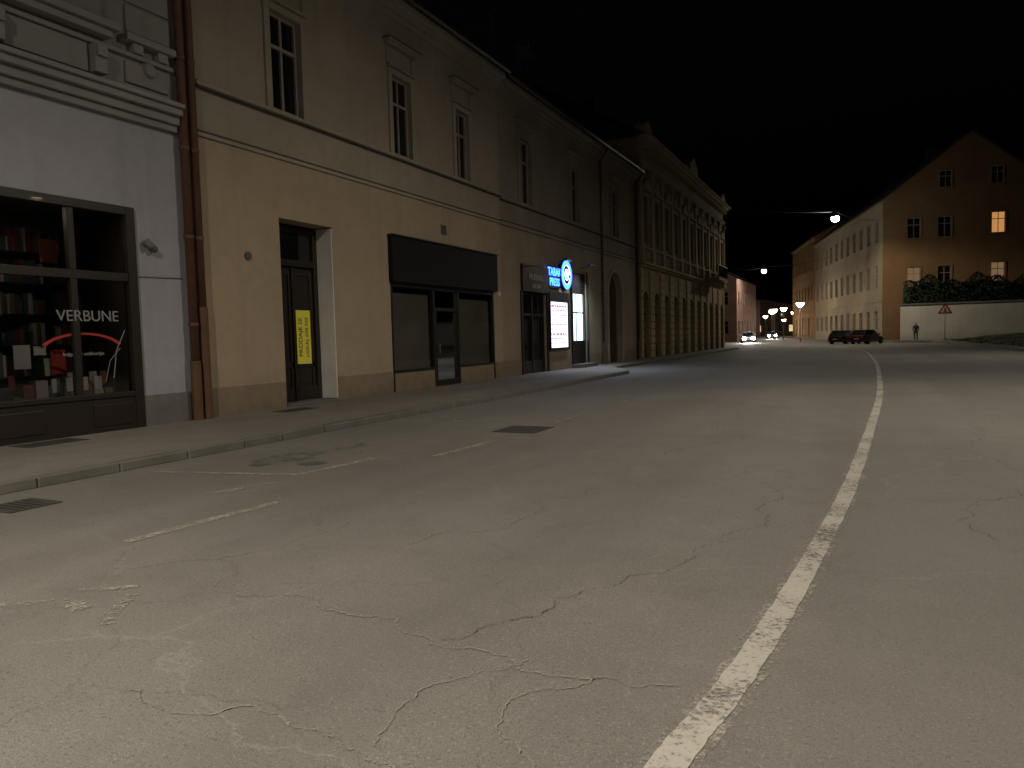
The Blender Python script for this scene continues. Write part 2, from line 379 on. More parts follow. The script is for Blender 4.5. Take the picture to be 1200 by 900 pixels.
p.done('wall_floodlight',M['stone'],r1,0,True)
p=Pt(A);p.tube([(8.9,.01,2.72),(9.8,.01,2.74)],.012,6);p.done('wall_cable',M['stone'],r1,0,True)

# downpipes
def downpipe(s,z1,mat,r=.065,base=.12,d=.12,boot=1.1):
    rt=root('downpipe',(-11.2,s,0));p=Pt(A)
    p.tube([(s,d+.32,z1),(s,d+.3,z1-.25),(s,d,z1-.7),(s,d,base+.02)],r,12);p.done('pipe',mat,rt,0,True)
    p=Pt(A)
    for z in (.25,1.9,3.5,5.1,6.7,8.3,9.6):
        if z<z1-.6:
            p.tube([(s,d,z-.03),(s,d,z+.03)],r+.014,12);p.box(s-.015,s+.015,0,d-r,z-.015,z+.015)
    p.tube([(s,d,base),(s,d,base+boot)],r+.018,12)
    p.done('brackets_and_boot',mat,rt,0,False)
downpipe(9.90,10.6,M['copper'],.078,.12,.13)
downpipe(10.14,10.6,M['copper'],.07,.12,.12,2.1)

# ================= house 2 : beige
r2=root('beige_town_house',(-11.3,16,0))
door2=(12.4,14.15,.12,4.2,.5);shop2=(16.47,22.57,.12,3.07,.14)
S0,S1=9.95,23.2
Pt(A).wall(S0,S1,0,5.5,[door2,shop2]).done('ground_floor_wall',M['b2low'],r2)
w2=[(12.35,13.3,6.5,8.55,.18),(16.85,17.75,6.5,8.55,.18),(20.25,21.1,6.5,8.55,.18)]
Pt(A).wall(S0,S1,5.5,10.4,w2).done('upper_wall',M['b2up'],r2)
p=Pt(A)
for s,e in((S0+.3,12.38),(14.17,16.45),(22.59,S1)): p.box(s,e,.0,.025,0,.68)
p.done('plinth',M['b2plinth'],r2,.008)
p=Pt(A)
for a,b,c,e in((5.44,5.52,.002,.05),(6.38,6.46,.002,.09)):p.box(S0+.35,S1,c,e,a,b)
p.box(S0+.35,S1,.002,.03,5.56,5.6)
for i,(a,b,e) in enumerate(((10.0,10.12,.1),(10.12,10.25,.22),(10.25,10.42,.38))): p.box(S0,S1,.002,e,a,b)
for w in w2:
    a,b=w[0],w[1]
    p.box(a-.17,a,.002,.05,6.47,8.7);p.box(b,b+.17,.002,.05,6.47,8.7);p.box(a,b,.002,.05,8.55,8.7)
    p.box(a-.2,b+.2,.002,.12,8.72,8.78)
    p.box(a-.2,a-.08,.002,.04,8.8,9.22);p.box(b+.08,b+.2,.002,.04,8.8,9.22)
    p.box(a-.28,b+.28,.002,.17,9.26,9.32);p.box(a-.32,b+.32,.002,.23,9.32,9.38)
p.done('string_courses_and_window_surrounds',M['trim'],r2,.01)
p=Pt(A);p.box(S0+.35,S1,.002,.065,5.52,5.55);p.box(S0+.35,S1,.002,.10,6.34,6.378)
for w in w2: p.box(w[0]-.33,w[1]+.33,.002,.245,9.382,9.41)
p.done('metal_flashing',M['trimdark'],r2)
fp,gp=Pt(A),Pt(A)
for w in w2: window(A,fp,gp,*w[:4])
fp.done('window_frames',M['whiteframe'],r2);gp.done('window_glass',M['glass'],r2)
p=Pt(A);p.box(14.12,14.148,-.49,-.004,.18,4.17);p.done('white_reveal',M['reveal'],r2)
p=Pt(A);D=-.5
p.box(12.42,12.55,D-.06,D+.06,.13,4.15);p.box(13.98,14.11,D-.06,D+.06,.13,4.15);p.box(12.55,13.98,D-.06,D+.06,4.02,4.15)
p.box(12.55,13.98,D-.05,D+.09,3.25,3.4)
p.box(12.55,13.98,D-.05,D,.13,3.25);p.box(12.55,13.20,D,D+.04,.14,.5);p.box(13.32,13.98,D,D+.04,.14,.5)
for a in(12.58,13.30):
    p.box(a,a+.62,D,D+.03,.95,1.05);p.box(a,a+.08,D,D+.03,.5,3.2);p.box(a+.54,a+.62,D,D+.03,.5,3.2);p.box(a+.12,a+.50,D,D+.02,.58,.88)
    p.box(a+.08,a+.54,D,D+.03,3.05,3.2)
p.box(13.21,13.29,D,D+.06,.14,3.24)
p.done('entrance_door',M['darkwood'],r2,.008)
p=Pt(A);p.poly([(12.55,D,3.4),(13.98,D,3.4),(13.98,D,4.02),(12.55,D,4.02)]);p.done('transom_glass',M['glass'],r2)
p=Pt(A);p.box(12.4,14.15,-.5,.05,.122,.17);p.done('door_step',M['stone'],r2,.01)
ys=root('yellow_poster',(-11.75,13.55,1.6))
p=Pt(A);p.box(13.31,13.79,-.458,-.45,1.02,2.26);p.done('sheet',M['yellow'],ys)
text('PRODAJE SE',A,13.44,-.446,1.64,.17,M['ink'],ys,'lettering',True,.001);text('LOKAL 098 555',A,13.66,-.446,1.64,.14,M['ink'],ys,'lettering',True,.001)
p=Pt(A);p.box(16.42,22.62,.003,.16,3.07,4.27);p.done('fascia_board',M['black'],r2,.015)
p=Pt(A);p.box(16.4,22.64,.003,.2,4.272,4.31);p.done('fascia_flashing',M['blackframe'],r2)
p=Pt(A)
for s in(16.47,18.62,20.07,22.48): p.box(s,s+.1,-.13,.0,.125,3.065)
p.box(16.57,18.62,-.13,-.004,2.95,3.06);p.box(20.17,22.48,-.13,-.004,2.95,3.06)
p.box(16.57,18.62,-.13,.0,.62,.7);p.box(20.17,22.48,-.13,.0,.62,.7)
p.box(18.72,20.07,-.12,-.01,.125,.3);p.box(18.72,20.07,-.12,-.01,2.35,2.45);p.box(18.72,20.07,-.12,-.01,2.95,3.06)
p.box(18.72,18.82,-.11,-.015,.3,2.35);p.box(19.97,20.07,-.11,-.015,.3,2.35);p.box(18.82,19.97,-.11,-.02,1.0,1.08)
p.done('shopfront_frames',M['blackframe'],r2,.006)
p=Pt(A);p.box(16.57,18.62,-.12,-.005,.1,.62);p.box(20.17,22.48,-.12,-.005,.1,.62);p.done('stall_riser',M['b2plinth'],r2)
p=Pt(A)
for a,b,c,e in((16.57,18.62,.7,2.95),(20.17,22.48,.7,2.95),(18.72,20.07,.3,2.95)): p.poly([(a,-.07,c),(b,-.07,c),(b,-.07,e),(a,-.07,e)])
p.done('shop_glass_panes',M['clear'],r2)
p=Pt(A);p.box(16.5,18.64,-.2,-.19,.6,2.8);p.box(20.1,22.5,-.2,-.19,.6,2.76);p.done('pane_backing',M['paneback'],r2)  # pale uneven panels set behind the shop panes
p=Pt(A);p.poly([(16.4,-1.1,.1),(22.6,-1.1,.1),(22.6,-1.1,3.1),(16.4,-1.1,3.1)]);p.done('shop_interior',M['interior'],r2)  # flat dark sheet, the room's shade is put into its colour
p=Pt(A);p.box(18.85,18.9,.0,.05,1.1,1.4);p.done('door_handle',M['steel'],r2)
p=Pt(A);p.box(19.2,19.5,.002,.02,4.62,4.9)
for i in range(5):p.box(19.22,19.48,.02,.03,4.65+i*.05,4.68+i*.05)
p.done('vent_grille',M['trimdark'],r2)
p=Pt(A);p.tube([(11.45,.002,3.3),(11.45,.035,3.3)],.085,20);p.done('round_plaque',M['trimdark'],r2)
p=Pt(A);p.box(22.9,23.1,.002,.02,2.95,3.1);p.done('house_number',M['paper'],r2)
p=Pt(A);p.tube([(S0,.5,10.45),(S1,.5,10.45)],.085,8);p.done('gutter',M['greypipe'],r2,0,True)
roof(A,r2,S0,S1,10.6,10,4.2)
shell(A,r2,S0,S1,10.4,M['b2up'])

# ================= house 3
r3=root('terraced_shop_house',(-11.3,31,0))
T0,T1=23.2,40.2
ops3=[(24.9,27.15,.12,4.15,.2),(30.05,31.95,.12,4.25,.25),(35.2,37.4,.1,4.65,.35,True)]
Pt(A).wall(T0,T1,0,5.5,ops3).done('ground_floor_wall',M['b3low'],r3)
w3=[(24.95,25.95,6.45,8.75,.18),(30.2,31.2,6.45,8.75,.18),(36.0,37.0,6.45,8.75,.18)]
Pt(A).wall(T0,T1,5.5,10.3,w3).done('upper_wall',M['b3up'],r3)
p=Pt(A)
p.box(T0,T1,.002,.07,5.42,5.54);p.box(T0,T1,.002,.09,6.3,6.42)
for a,b,e in((9.9,10.02,.1),(10.02,10.15,.22),(10.15,10.3,.38)):p.box(T0,T1,.002,e,a,b)
for w in w3:
    a,b=w[0],w[1]
    p.box(a-.18,a,.002,.06,6.43,8.9);p.box(b,b+.18,.002,.06,6.43,8.9);p.box(a,b,.002,.06,8.75,8.9);p.box(a-.3,b+.3,.002,.2,9.25,9.36);p.box(a-.18,b+.18,.002,.1,9.14,9.25)
p.done('mouldings',M['b3up'],r3,.01)
p=Pt(A);p.box(T0,T1,.002,.08,5.545,5.58);p.box(T0,T1,.002,.10,6.262,6.298);p.done('metal_flashing',M['trimdark'],r3)
fp,gp=Pt(A),Pt(A)
for w in w3: window(A,fp,gp,*w[:4])
fp.done('window_frames',M['whiteframe'],r3);gp.done('window_glass',M['glass'],r3)
p=Pt(A);p.box(T0,24.7,0,.025,0,.7);p.box(27.35,29.88,0,.025,0,.7);p.box(32.12,34.96,0,.025,0,.7);p.box(37.64,T1,0,.025,0,.7);p.done('plinth',M['b2plinth'],r3)
p=Pt(A)
p.box(24.9,27.15,-.2,-.14,3.1,4.15)
for s in(24.9,25.95,27.05): p.box(s,s+.1,-.2,-.08,.13,3.1)
p.box(25.0,25.95,-.2,-.1,.13,.6);p.box(26.05,27.05,-.2,-.1,.13,.6);p.box(25.0,27.05,-.195,-.1,2.3,2.4)
p.box(24.8,27.25,.002,.1,3.2,4.2);p.box(24.72,24.88,.002,.06,.13,3.2);p.box(27.17,27.33,.002,.06,.13,3.2)
p.box(30.05,30.2,-.2,-.05,.13,4.25);p.box(31.8,31.95,-.2,-.05,.13,4.25);p.box(30.2,31.8,-.2,-.05,3.35,4.25);p.box(30.2,31.8,-.2,-.1,.13,1.3)
p.box(29.92,30.04,.002,.08,.3,4.35);p.box(31.96,32.08,.002,.08,.3,4.35)
p.done('shop_joinery',M['blackframe'],r3,.008)
p=Pt(A);p.poly([(25,-.18,.6),(27.1,-.18,.6),(27.1,-.18,3.1),(25,-.18,3.1)]);p.done('shop_door_glass',M['glass'],r3)
text('FRIZERSKI',A,26.02,.11,3.75,.30,M['paper'],r3,'shop_name');text('SALON',A,26.02,.11,3.42,.24,M['paper'],r3,'shop_name')
p=Pt(A);p.poly([(30.2,-.15,1.3),(31.8,-.15,1.3),(31.8,-.15,3.35),(30.2,-.15,3.35)]);p.done('lit_door_pane',M['doorlit'],r3)
p=Pt(A);p.box(30.2,31.8,-.14,-.12,2.5,2.56);p.box(30.9,30.96,-.14,-.115,1.3,3.35);p.done('door_bars',M['blackframe'],r3)
p=Pt(A);p.box(29.9,32.1,.002,.45,.122,.28);p.done('door_step',M['stone'],r3,.01)
p=Pt(A);p.box(35.2,37.4,-.36,-.3,.1,4.65)
for a in(35.3,36.35):
    for z in(.3,1.5,2.7): p.box(a,a+.95,-.3,-.27,z,z+1.0)
p.done('arched_gate',simple('gate_wood',(.06,.03,.018),.6),r3,.01)
p=Pt(A)
for i in range(14):
    t0,t1=math.pi*i/14,math.pi*(i+1)/14
    f=lambda t,r,d:(36.3-r*math.cos(t),d,3.55+r*math.sin(t))
    p.poly([f(t0,1.12,.05),f(t1,1.12,.05),f(t1,1.32,.05),f(t0,1.32,.05)]);p.poly([f(t0,1.32,.05),f(t1,1.32,.05),f(t1,1.32,0),f(t0,1.32,0)]);p.poly([f(t0,1.12,.05),f(t1,1.12,.05),f(t1,1.12,0),f(t0,1.12,0)])
p.box(34.98,35.18,.002,.05,.13,3.55);p.box(37.42,37.62,.002,.05,.13,3.55)
p.done('arch_moulding',M['trim'],r3)
p=Pt(A);p.tube([(T0,.5,10.35),(T1,.5,10.35)],.085,8);p.done('gutter',M['greypipe'],r3,0,True)
roof(A,r3,T0,T1,10.5,10,4.2);shell(A,r3,T0,T1,10.3,M['b3up'])
p=Pt(A)
for s,d in((27.5,-4.2),(34,-4.5)): p.box(s,s+.8,d-.5,d,11.8,14.6);p.box(s-.06,s+.86,d-.56,d+.06,14.6,14.75)
p.done('chimneys',M['roof'],r3)
rd=root('satellite_dish',(-11.1,25.0,10.9));p=Pt(A)
cen=A.pt(25,.2,11.6);ax=Vector((.7,-.5,.45)).normalized();u=ax.orthogonal().normalized();w=ax.cross(u)
vs=[[p.b.verts.new(cen+ax*(.12*(k/4)**2)+(u*math.cos(t*math.pi/10)+w*math.sin(t*math.pi/10))*.42*k/4) for t in range(20)] for k in range(1,5)]
for a,b in zip(vs,vs[1:]):
    for k in range(20): p.b.faces.new([a[k],a[(k+1)%20],b[(k+1)%20],b[k]])
p.b.faces.new(vs[0]);p.done('dish',M['steel'],rd,0,True)
p=Pt(A);p.tube([(25,.1,10.5),(25,.1,11.55)],.025);p.tube([cen,cen+ax*.5],.012,6,True,True);p.tube([cen+ax*.46,cen+ax*.56],.04,8,True,True);p.done('mast',M['steel'],rd)
ra=root('roof_antenna',(-12,24.2,11));p=Pt(A);p.tube([(24.2,-.6,11),(24.2,-.6,13)],.02)
for i in range(6): p.tube([(24.2-.3,-.6+.0,12.2+i*.13),(24.2+.3,-.6,12.2+i*.13)],.008,5)
p.done('mast',M['steel'],ra)
downpipe(34.0,10.4,M['greypipe'],.06);downpipe(40.15,10.4,M['greypipe'],.06)
rs=root('illuminated_shop_sign',(-11.2,28.6,4));p=Pt(A);p.tube([(29.1,.003,4.05),(29.1,.16,4.05)],.62,32);p.box(27.3,28.5,.003,.1,3.45,4.3);p.done('housing',M['black'],rs)
p=Pt(A);p.tube([(27.9,.1,4.4),(27.9,.7,4.55)],.02,6);p.box(27.6,28.2,.62,.78,4.5,4.58);p.tube([(30.9,.1,4.45),(30.9,.6,4.55)],.02,6);p.box(30.6,31.2,.55,.7,4.5,4.58);p.done('added_fill_bracket',M['blackframe'],rs)  # invented fixtures for the two added fill spots below
light('added_sign_fill','SPOT',(-10.6,27.9,4.46),160,(.85,.93,1),rs,.08,(-11.0,28.3,0),2.5,.9)  # added fill, spills light around the sign
light('added_entrance_fill','SPOT',(-10.67,30.9,4.46),380,(.8,.92,1),rs,.08,(-10.2,30.7,0),2.6,.9)  # added fill, makes a pool of light at the lit door
p=Pt(A);n=32
for i in range(n):
    t0,t1=2*math.pi*i/n,2*math.pi*(i+1)/n
    p.poly([(29.1+.40*math.cos(t0),.17,4.05+.40*math.sin(t0)),(29.1+.40*math.cos(t1),.17,4.05+.40*math.sin(t1)),(29.1+.6*math.cos(t1),.17,4.05+.6*math.sin(t1)),(29.1+.6*math.cos(t0),.17,4.05+.6*math.sin(t0))])
p.done('neon_ring',M['blue'],rs)
p=Pt(A)
p.tube([(29.1+.40*math.cos(i),.165,4.05+.4*math.sin(i)) for i in[k*.3 for k in range(21)]],.012,5);p.done('ring_edge',M['bluew'],rs)
text('@',A,29.1,.172,4.08,.5,M['bluew'],rs,'logo')
text('TABAK',A,27.9,.11,4.08,.44,M['blue'],rs,off=.012);text('PRESS',A,27.9,.11,3.68,.42,M['blue'],rs,off=.01)
rl=root('illuminated_poster_case',(-11.2,28.4,2));p=Pt(A)
p.box(27.35,29.5,.003,.1,.95,1.05);p.box(27.35,29.5,.003,.1,2.9,3.3);p.box(27.35,27.45,.003,.1,1.05,2.9);p.box(29.4,29.5,.003,.1,1.05,2.9);p.done('case',M['black'],rl)
p=Pt(A);p.poly([(27.45,.05,1.05),(29.4,.05,1.05),(29.4,.05,2.9),(27.45,.05,2.9)]);p.done('lit_panel',M['box'],rl)
p=Pt(A)
for i in range(9):
    z=2.78-i*.19
    if i in(3,): continue
    a=27.6
    while a<29.2:
        w=random.uniform(.08,.3);h=.05 if i%3 else .09;p.box(a,min(a+w,29.28),.052,.056,z-h,z);a+=w+.05
p.done('poster_print',M['boxred'],rl)

# ================= house 4 ornate
r4=root('ornate_town_house',(-11.3,54,0))
U0,U1=40.45,68.0;nb=11;bw=(U1-U0)/nb
B4=Fr((-11.15,0),(0,1),(1,0))
ops=[];w4=[]
for i in range(nb):
    c=U0+bw*(i+.5);ops.append((c-.65,c+.65,.1,3.95,.3,True));w4.append((c-.55,c+.55,6.7,9.3,.22))
Pt(B4).wall(U0,U1,0,5.4,ops).done('ground_floor_wall',M['b4'],r4)
Pt(B4).wall(U0,U1,5.4,12.0,w4).done('upper_wall',M['b4'],r4)
p=Pt(B4);g=Pt(B4);dk=Pt(B4);fp=Pt(B4)
for z in [.15+.42*i for i in range(12)]:
    for i in range(nb+1):
        c=U0+bw*i;a,b=max(U0,c-.5),min(U1,c+.5);p.box(a,b,.002,.07,z,z+.36)
for a,b,e in((5.3,5.42,.15),(5.42,5.55,.28),(6.35,6.45,.14),(10.9,11.05,.14),(11.05,11.2,.2),(12.0,12.15,.3),(12.15,12.3,.5),(12.3,12.42,.72)): p.box(U0-.02,U1+.02,.002,e,a,b)
s=U0+.1
while s<U1-.2: p.box(s,s+.18,.004,.42,11.78,11.998);s+=.42
for i in range(nb+1):
    c=U0+bw*i;a,b=max(U0+.01,c-.2),min(U1-.01,c+.2)
    p.box(a,b,.002,.16,6.46,10.6);p.box(a-.05,b+.05,.002,.24,10.6,10.88);p.box(a-.05,b+.05,.002,.22,5.56,6.34)
for c,w,h in((U0+1.2,1.6,1.0),(U0+bw*5.5,2.6,1.5),(U1-1.4,1.8,1.0)):
    p.box(c-w/2,c+w/2,-.3,.3,12.424,12.42+h*.6);p.poly([(c-w/2,.3,12.42+h*.6),(c+w/2,.3,12.42+h*.6),(c,.3,12.42+h)])
    p.poly([(c-w/2,.3,12.42+h*.6),(c,.3,12.42+h),(c,-.3,12.42+h),(c-w/2,-.3,12.42+h*.6)])
for i,w in enumerate(w4):
    a,b=w[0],w[1];c=(a+b)/2
    p.box(a-.16,a,.002,.09,6.5,9.5);p.box(b,b+.16,.002,.09,6.5,9.5);p.box(a,b,.002,.09,9.3,9.5);p.box(a-.25,b+.25,.002,.22,9.6,9.72)
    if i%2==0:
        for d in(.2,): p.poly([(a-.25,d,9.73),(b+.25,d,9.73),(c,d,10.3)]);p.poly([(a-.25,d,9.73),(c,d,10.3),(c,0,10.3),(a-.25,0,9.73)]);p.poly([(b+.25,d,9.73),(b+.25,0,9.73),(c,0,10.3),(c,d,10.3)])
    else: p.box(a-.1,b+.1,.002,.1,9.73,10.1);p.box(c-.2,c+.2,.002,.14,10.1,10.4)
    for k in range(5): x=a+.1+k*(b-a-.2)/4;p.tube([(x,.1,5.6),(x,.1,5.95),(x,.1,6.3)],[.04,.075,.04],6)
    window(B4,fp,g,*w[:4],d=-.2);
    g.poly([(a-.1,-.28,.1),(b+.1,-.28,.1),(b+.1,-.28,3.95),(a-.1,-.28,3.95)])
    dk.box(a-.1,b+.1,-.27,-.2,.11,.9);dk.box(c-.04,c+.04,-.27,-.2,.9,3.3);dk.box(a-.1,b+.1,-.27,-.19,2.6,2.7)
p.done('stucco_ornament',M['b4trim'],r4,.0)
g.done('glass',M['glass'],r4);dk.done('shop_doors',M['darkwood'],r4);fp.done('window_frames',M['whiteframe'],r4)
p=Pt(B4)
p.box(58.0,62.0,.3,1.35,5.5,5.68)
for s in(58.3,60.0,61.6): p.box(s,s+.15,.29,1.1,5.1,5.5)
p.done('balcony_slab',M['b4trim'],r4)
p=Pt(B4)
for i in range(33): p.tube([(58+.125*i,1.3,5.68),(58+.125*i,1.3,6.6)],.014,5)
p.box(57.98,62.02,1.27,1.33,6.6,6.66);p.box(57.98,62.02,1.28,1.32,5.72,5.75)
for s in(58,62):
    for k in range(8): p.tube([(s,.3+k*.13,5.68),(s,.3+k*.13,6.6)],.014,5)
p.done('balcony_railing',M['iron'],r4)
roof(B4,r4,U0,U1,12.5,12,3.6,.3);shell(B4,r4,U0,U1,12.4,M['b4'],12)
p=Pt(B4)
for s in(44,51,58,65): p.box(s,s+1,-4.5,-3.6,13.5,16.0)
p.done('chimneys',M['roof'],r4)

# ================= generic block with gable end
def block(name,corner,sd,length,depth,eave,ridge,wm,gm,rows,spacing,gwin=(),first=2.5,ww=1.3,lits=()):
    sv=Vector((*sd,0)).normalized();nv=Vector((-sv.y,sv.x,0))
    fr=Fr(corner,sv[:2],nv[:2]);r=root(name,(corner[0],corner[1],0))
    ops=[]
    s=first
    while s<length-1.5:
        for z0,z1 in rows: ops.append((s-ww/2,s+ww/2,z0,z1,.2))
        s+=spacing
    Pt(fr).wall(0,length,-.3,eave,ops).done('street_wall',wm,r)
    fp,gp,tp,lw=Pt(fr),Pt(fr),Pt(fr),Pt(fr)
    for i,o in enumerate(ops):
        window(fr,fp,lw if i in lits else gp,*o[:4])
        tp.box(o[0]-.15,o[0],.002,.05,o[2],o[3]);tp.box(o[1],o[1]+.15,.002,.05,o[2],o[3]);tp.box(o[0]-.15,o[1]+.15,.002,.06,o[3],o[3]+.15);tp.box(o[0]-.2,o[1]+.2,.002,.1,o[2]-.1,o[2])
    lw.done('added_glow_windows',M['addedglow'],r)  # glowing panes added so the far street looks lit
    tp.box(0,length,.002,.25,eave-.4,eave-.01);tp.box(0,length,.002,.08,4.4,4.6)
    tp.done('mouldings',wm,r)
    gf=Fr(corner,(-nv)[:2],(-sv)[:2])
    gops=[(x-w/2,x+w/2,z-hh/2,z+hh/2,.2) for x,z,w,hh,lit in gwin if z+hh/2<eave]
    gw=Pt(gf).wall(0,depth,-.3,eave,gops);gw.poly([(0,0,eave),(depth,0,eave),(depth/2,0,ridge)]);gw.done('gable_wall',gm,r)
    lp,lp2,gt=Pt(gf),Pt(gf),Pt(gf);fg=Pt(gf);gg=Pt(gf)
    for x,z,w,hh,lit in gwin:
        dd=-.16 if z+hh/2<eave else .01
        tgt={0:gg,1:lp,2:lp2}[lit]
        window(gf,fg,tgt,x-w/2,x+w/2,z-hh/2,z+hh/2,d=dd)
        gt.box(x-w/2-.12,x-w/2,.002,.08,z-hh/2,z+hh/2);gt.box(x+w/2,x+w/2+.12,.002,.08,z-hh/2,z+hh/2);gt.box(x-w/2-.2,x+w/2+.2,.002,.12,z-hh/2-.12,z-hh/2);gt.box(x-w/2-.12,x+w/2+.12,.002,.08,z+hh/2,z+hh/2+.12)
    if gwin:
        gt.done('gable_window_surrounds',gm,r);fg.done('gable_window_frames',M['whiteframe'],r);gg.done('gable_glass',M['glass'],r);lp.done('lit_window',M['winlit'],r);lp2.done('dim_lit_window',M['winlit2'],r)
    else:
        for q in(gt,fg,gg,lp,lp2): q.b.free()
    p=Pt(fr);p.poly([(0,-depth,-.3),(length,-depth,-.3),(length,-depth,eave),(0,-depth,eave)]);p.poly([(length,0,-.3),(length,-depth,-.3),(length,-depth,eave),(length,-depth/2,ridge),(length,0,eave)]);p.done('rear_walls',wm,r)
    p=Pt(fr);k=(ridge-eave)/(depth/2)
    for a,b in((.45,-depth/2),(-depth-.45,-depth/2)):
        za=eave-.45*k
        for off in(0.03,.2): p.poly([(-.3,a,za+off),(length+.3,a,za+off),(length+.3,b,ridge+off),(-.3,b,ridge+off)])
        p.poly([(-.3,a,za+.03),(-.3,a,za+.2),(-.3,b,ridge+.2),(-.3,b,ridge+.03)])
        p.poly([(-.3,a,za+.03),(-.3,a,za+.2),(length+.3,a,za+.2),(length+.3,a,za+.03)])
    p.done('roof',M['roof'],r)
    p=Pt(fr);p.box(length*.3,length*.3+1,-depth/2-.5,-depth/2+.5,ridge-.5,ridge+1.3);p.box(length*.7,length*.7+1,-depth/2-.5,-depth/2+.5,ridge-.5,ridge+1.3);p.done('chimneys',M['roof'],r)
    fp.done('window_frames',M['whiteframe'],r);gp.done('window_glass',M['glass'],r)
    return fr,r
gw=[(3.1,12.1,1.3,2.2,0),(6.1,12.1,1.3,2.2,0),(11.2,12.3,1.3,2.2,1),(3.1,6.9,1.3,2.1,2),(6.1,6.9,1.3,2.1,0),(11.2,7.1,1.3,2.1,2),(6.1,17.1,1.2,1.8,0),(11.0,17.2,1.2,1.8,0),(14.3,12.3,1.3,2.2,0)]
block('gabled_building',(2,90.5),(-14,63),41,17.1,15.3,21.9,M['cream'],M['ochre'],[(1.3,3.4),(6.0,8.4),(11.0,13.4)],3.6,gw)
block('orange_town_house',(-7.0,131.1),(-14,63),24,14,16.6,20.5,M['orange'],M['orange'],[(.5,3.6),(6.5,8.8),(11.5,13.6)],3.2,lits=(0,6,12))
def rblock(name,corner,w,dep,h,rg,mat,lits=()):
    r=root(name,(corner[0],corner[1],0));fr=Fr(corner,(1,0),(0,-1))
    ops=[(x-.6,x+.6,z,z+2,.2) for x in [-1.8-3*i for i in range(int(w/3)-1)] for z in(1.2,5.5)]
    Pt(fr).wall(-w,0,-.1,h,ops).done('front_wall',mat,r)
    fp,gp,lw=Pt(fr),Pt(fr),Pt(fr)
    for i,o in enumerate(ops): window(fr,fp,lw if i in lits else gp,*o[:4])
    sf=Fr(corner,(0,1),(1,0));o2=[(x-.6,x+.6,z,z+2,.2) for x in [2+3.2*i for i in range(int(dep/3.2)-1)] for z in(1.2,5.5)]
    Pt(sf).wall(0,dep,-.1,h,o2).done('street_wall',mat,r)
    fs,gs=Pt(sf),Pt(sf)
    for i,o in enumerate(o2): window(sf,fs,gs,*o[:4])
    fp.done('front_frames',M['whiteframe'],r);gp.done('front_glass',M['glass'],r);fs.done('side_frames',M['whiteframe'],r);gs.done('side_glass',M['glass'],r)
    if lits: lw.done('added_front_glow',M['addedglow'],r)  # emissive panes added for glow at the street end
    else: lw.b.free()
    p=Pt(sf);p.poly([(0,.4,h),(dep,.4,h),(dep,-w/2,rg),(0,-w/2,rg)]);p.poly([(0,-w-.4,h),(dep,-w-.4,h),(dep,-w/2,rg),(0,-w/2,rg)]);p.done('roof',M['roof'],r)
    p=Pt(fr);p.poly([(-w,0,h),(0,0,h),(-w/2,0,rg)]);p.poly([(-w,-dep,-.1),(0,-dep,-.1),(0,-dep,h),(-w,-dep,h)]);p.poly([(-w,0,-.1),(-w,-dep,-.1),(-w,-dep,h),(-w,0,h)]);p.box(-w+3,-w+4,-3,-2,h,rg+1);p.done('gable_and_back',mat,r)
rblock('pink_town_house',(-16.8,114),14,22,9.5,13.5,M['pink'])
rblock('ochre_town_house',(-22.5,160),16,30,9,13,M['far'],(0,))
rblock('distant_town_house',(-14,232),26,14,8,11,M['far'],(2,8))

# ================= ground, road, pavements
p=Pt();p.rawpoly([(-400,-300,-.03),(400,-300,-.03),(400,700,-.03),(-400,700,-.03)]);p.done('ground',M['soil'])
p=Pt();p.rawpoly([(-45,-60,0),(60,-60,0),(60,88,0),(3,92,0),(-5,230,0),(-45,230,0)]);p.done('road',M['road'])
def kx(y):
    if y<27.5: return -8.12
    if y<32: 
        t=(y-27.5)/4.5;return -8.12-1.75*(t*t*(3-2*t))
    return -9.87
ys=[-40+i for i in range(0,66)]+[26+.5*i for i in range(16)]+[34+2*i for i in range(18)]+[68.0]
ys=sorted(set(ys))
p=Pt()
for a,b in zip(ys,ys[1:]): p.rawpoly([(-11.6,a,.124),(kx(a)-.12,a,.118),(kx(b)-.12,b,.118),(-11.6,b,.124)])
p.rawpoly([(-11.6,68,.124),(kx(68)-.12,68,.118),(kx(68)-.12,68,0),(-11.6,68,0)])
p.done('pavement',M['pave'])
p=Pt();y=-40.
while y<68:
    n=min(y+random.choice([.8,1.0,1.0,1.2]),68);a,b=y+.004,n-.004;j=random.uniform(-.010,.010);hz=random.uniform(-.006,.004);x0,x1=kx(a),kx(b)
    vs=[p.b.verts.new(q) for q in((x0-.12,a,-.01),(x0+j,a,-.01),(x0+j,a,.121+hz),(x0-.12,a,.121+hz),(x1-.12,b,-.01),(x1+j,b,-.01),(x1+j,b,.121+hz),(x1-.12,b,.121+hz))]
    for q in((0,1,2,3),(7,6,5,4),(0,4,5,1),(1,5,6,2),(2,6,7,3),(3,7,4,0)): p.b.faces.new([vs[i] for i in q])
    y=n
p.done('kerb',M['kerb'],None,.02)
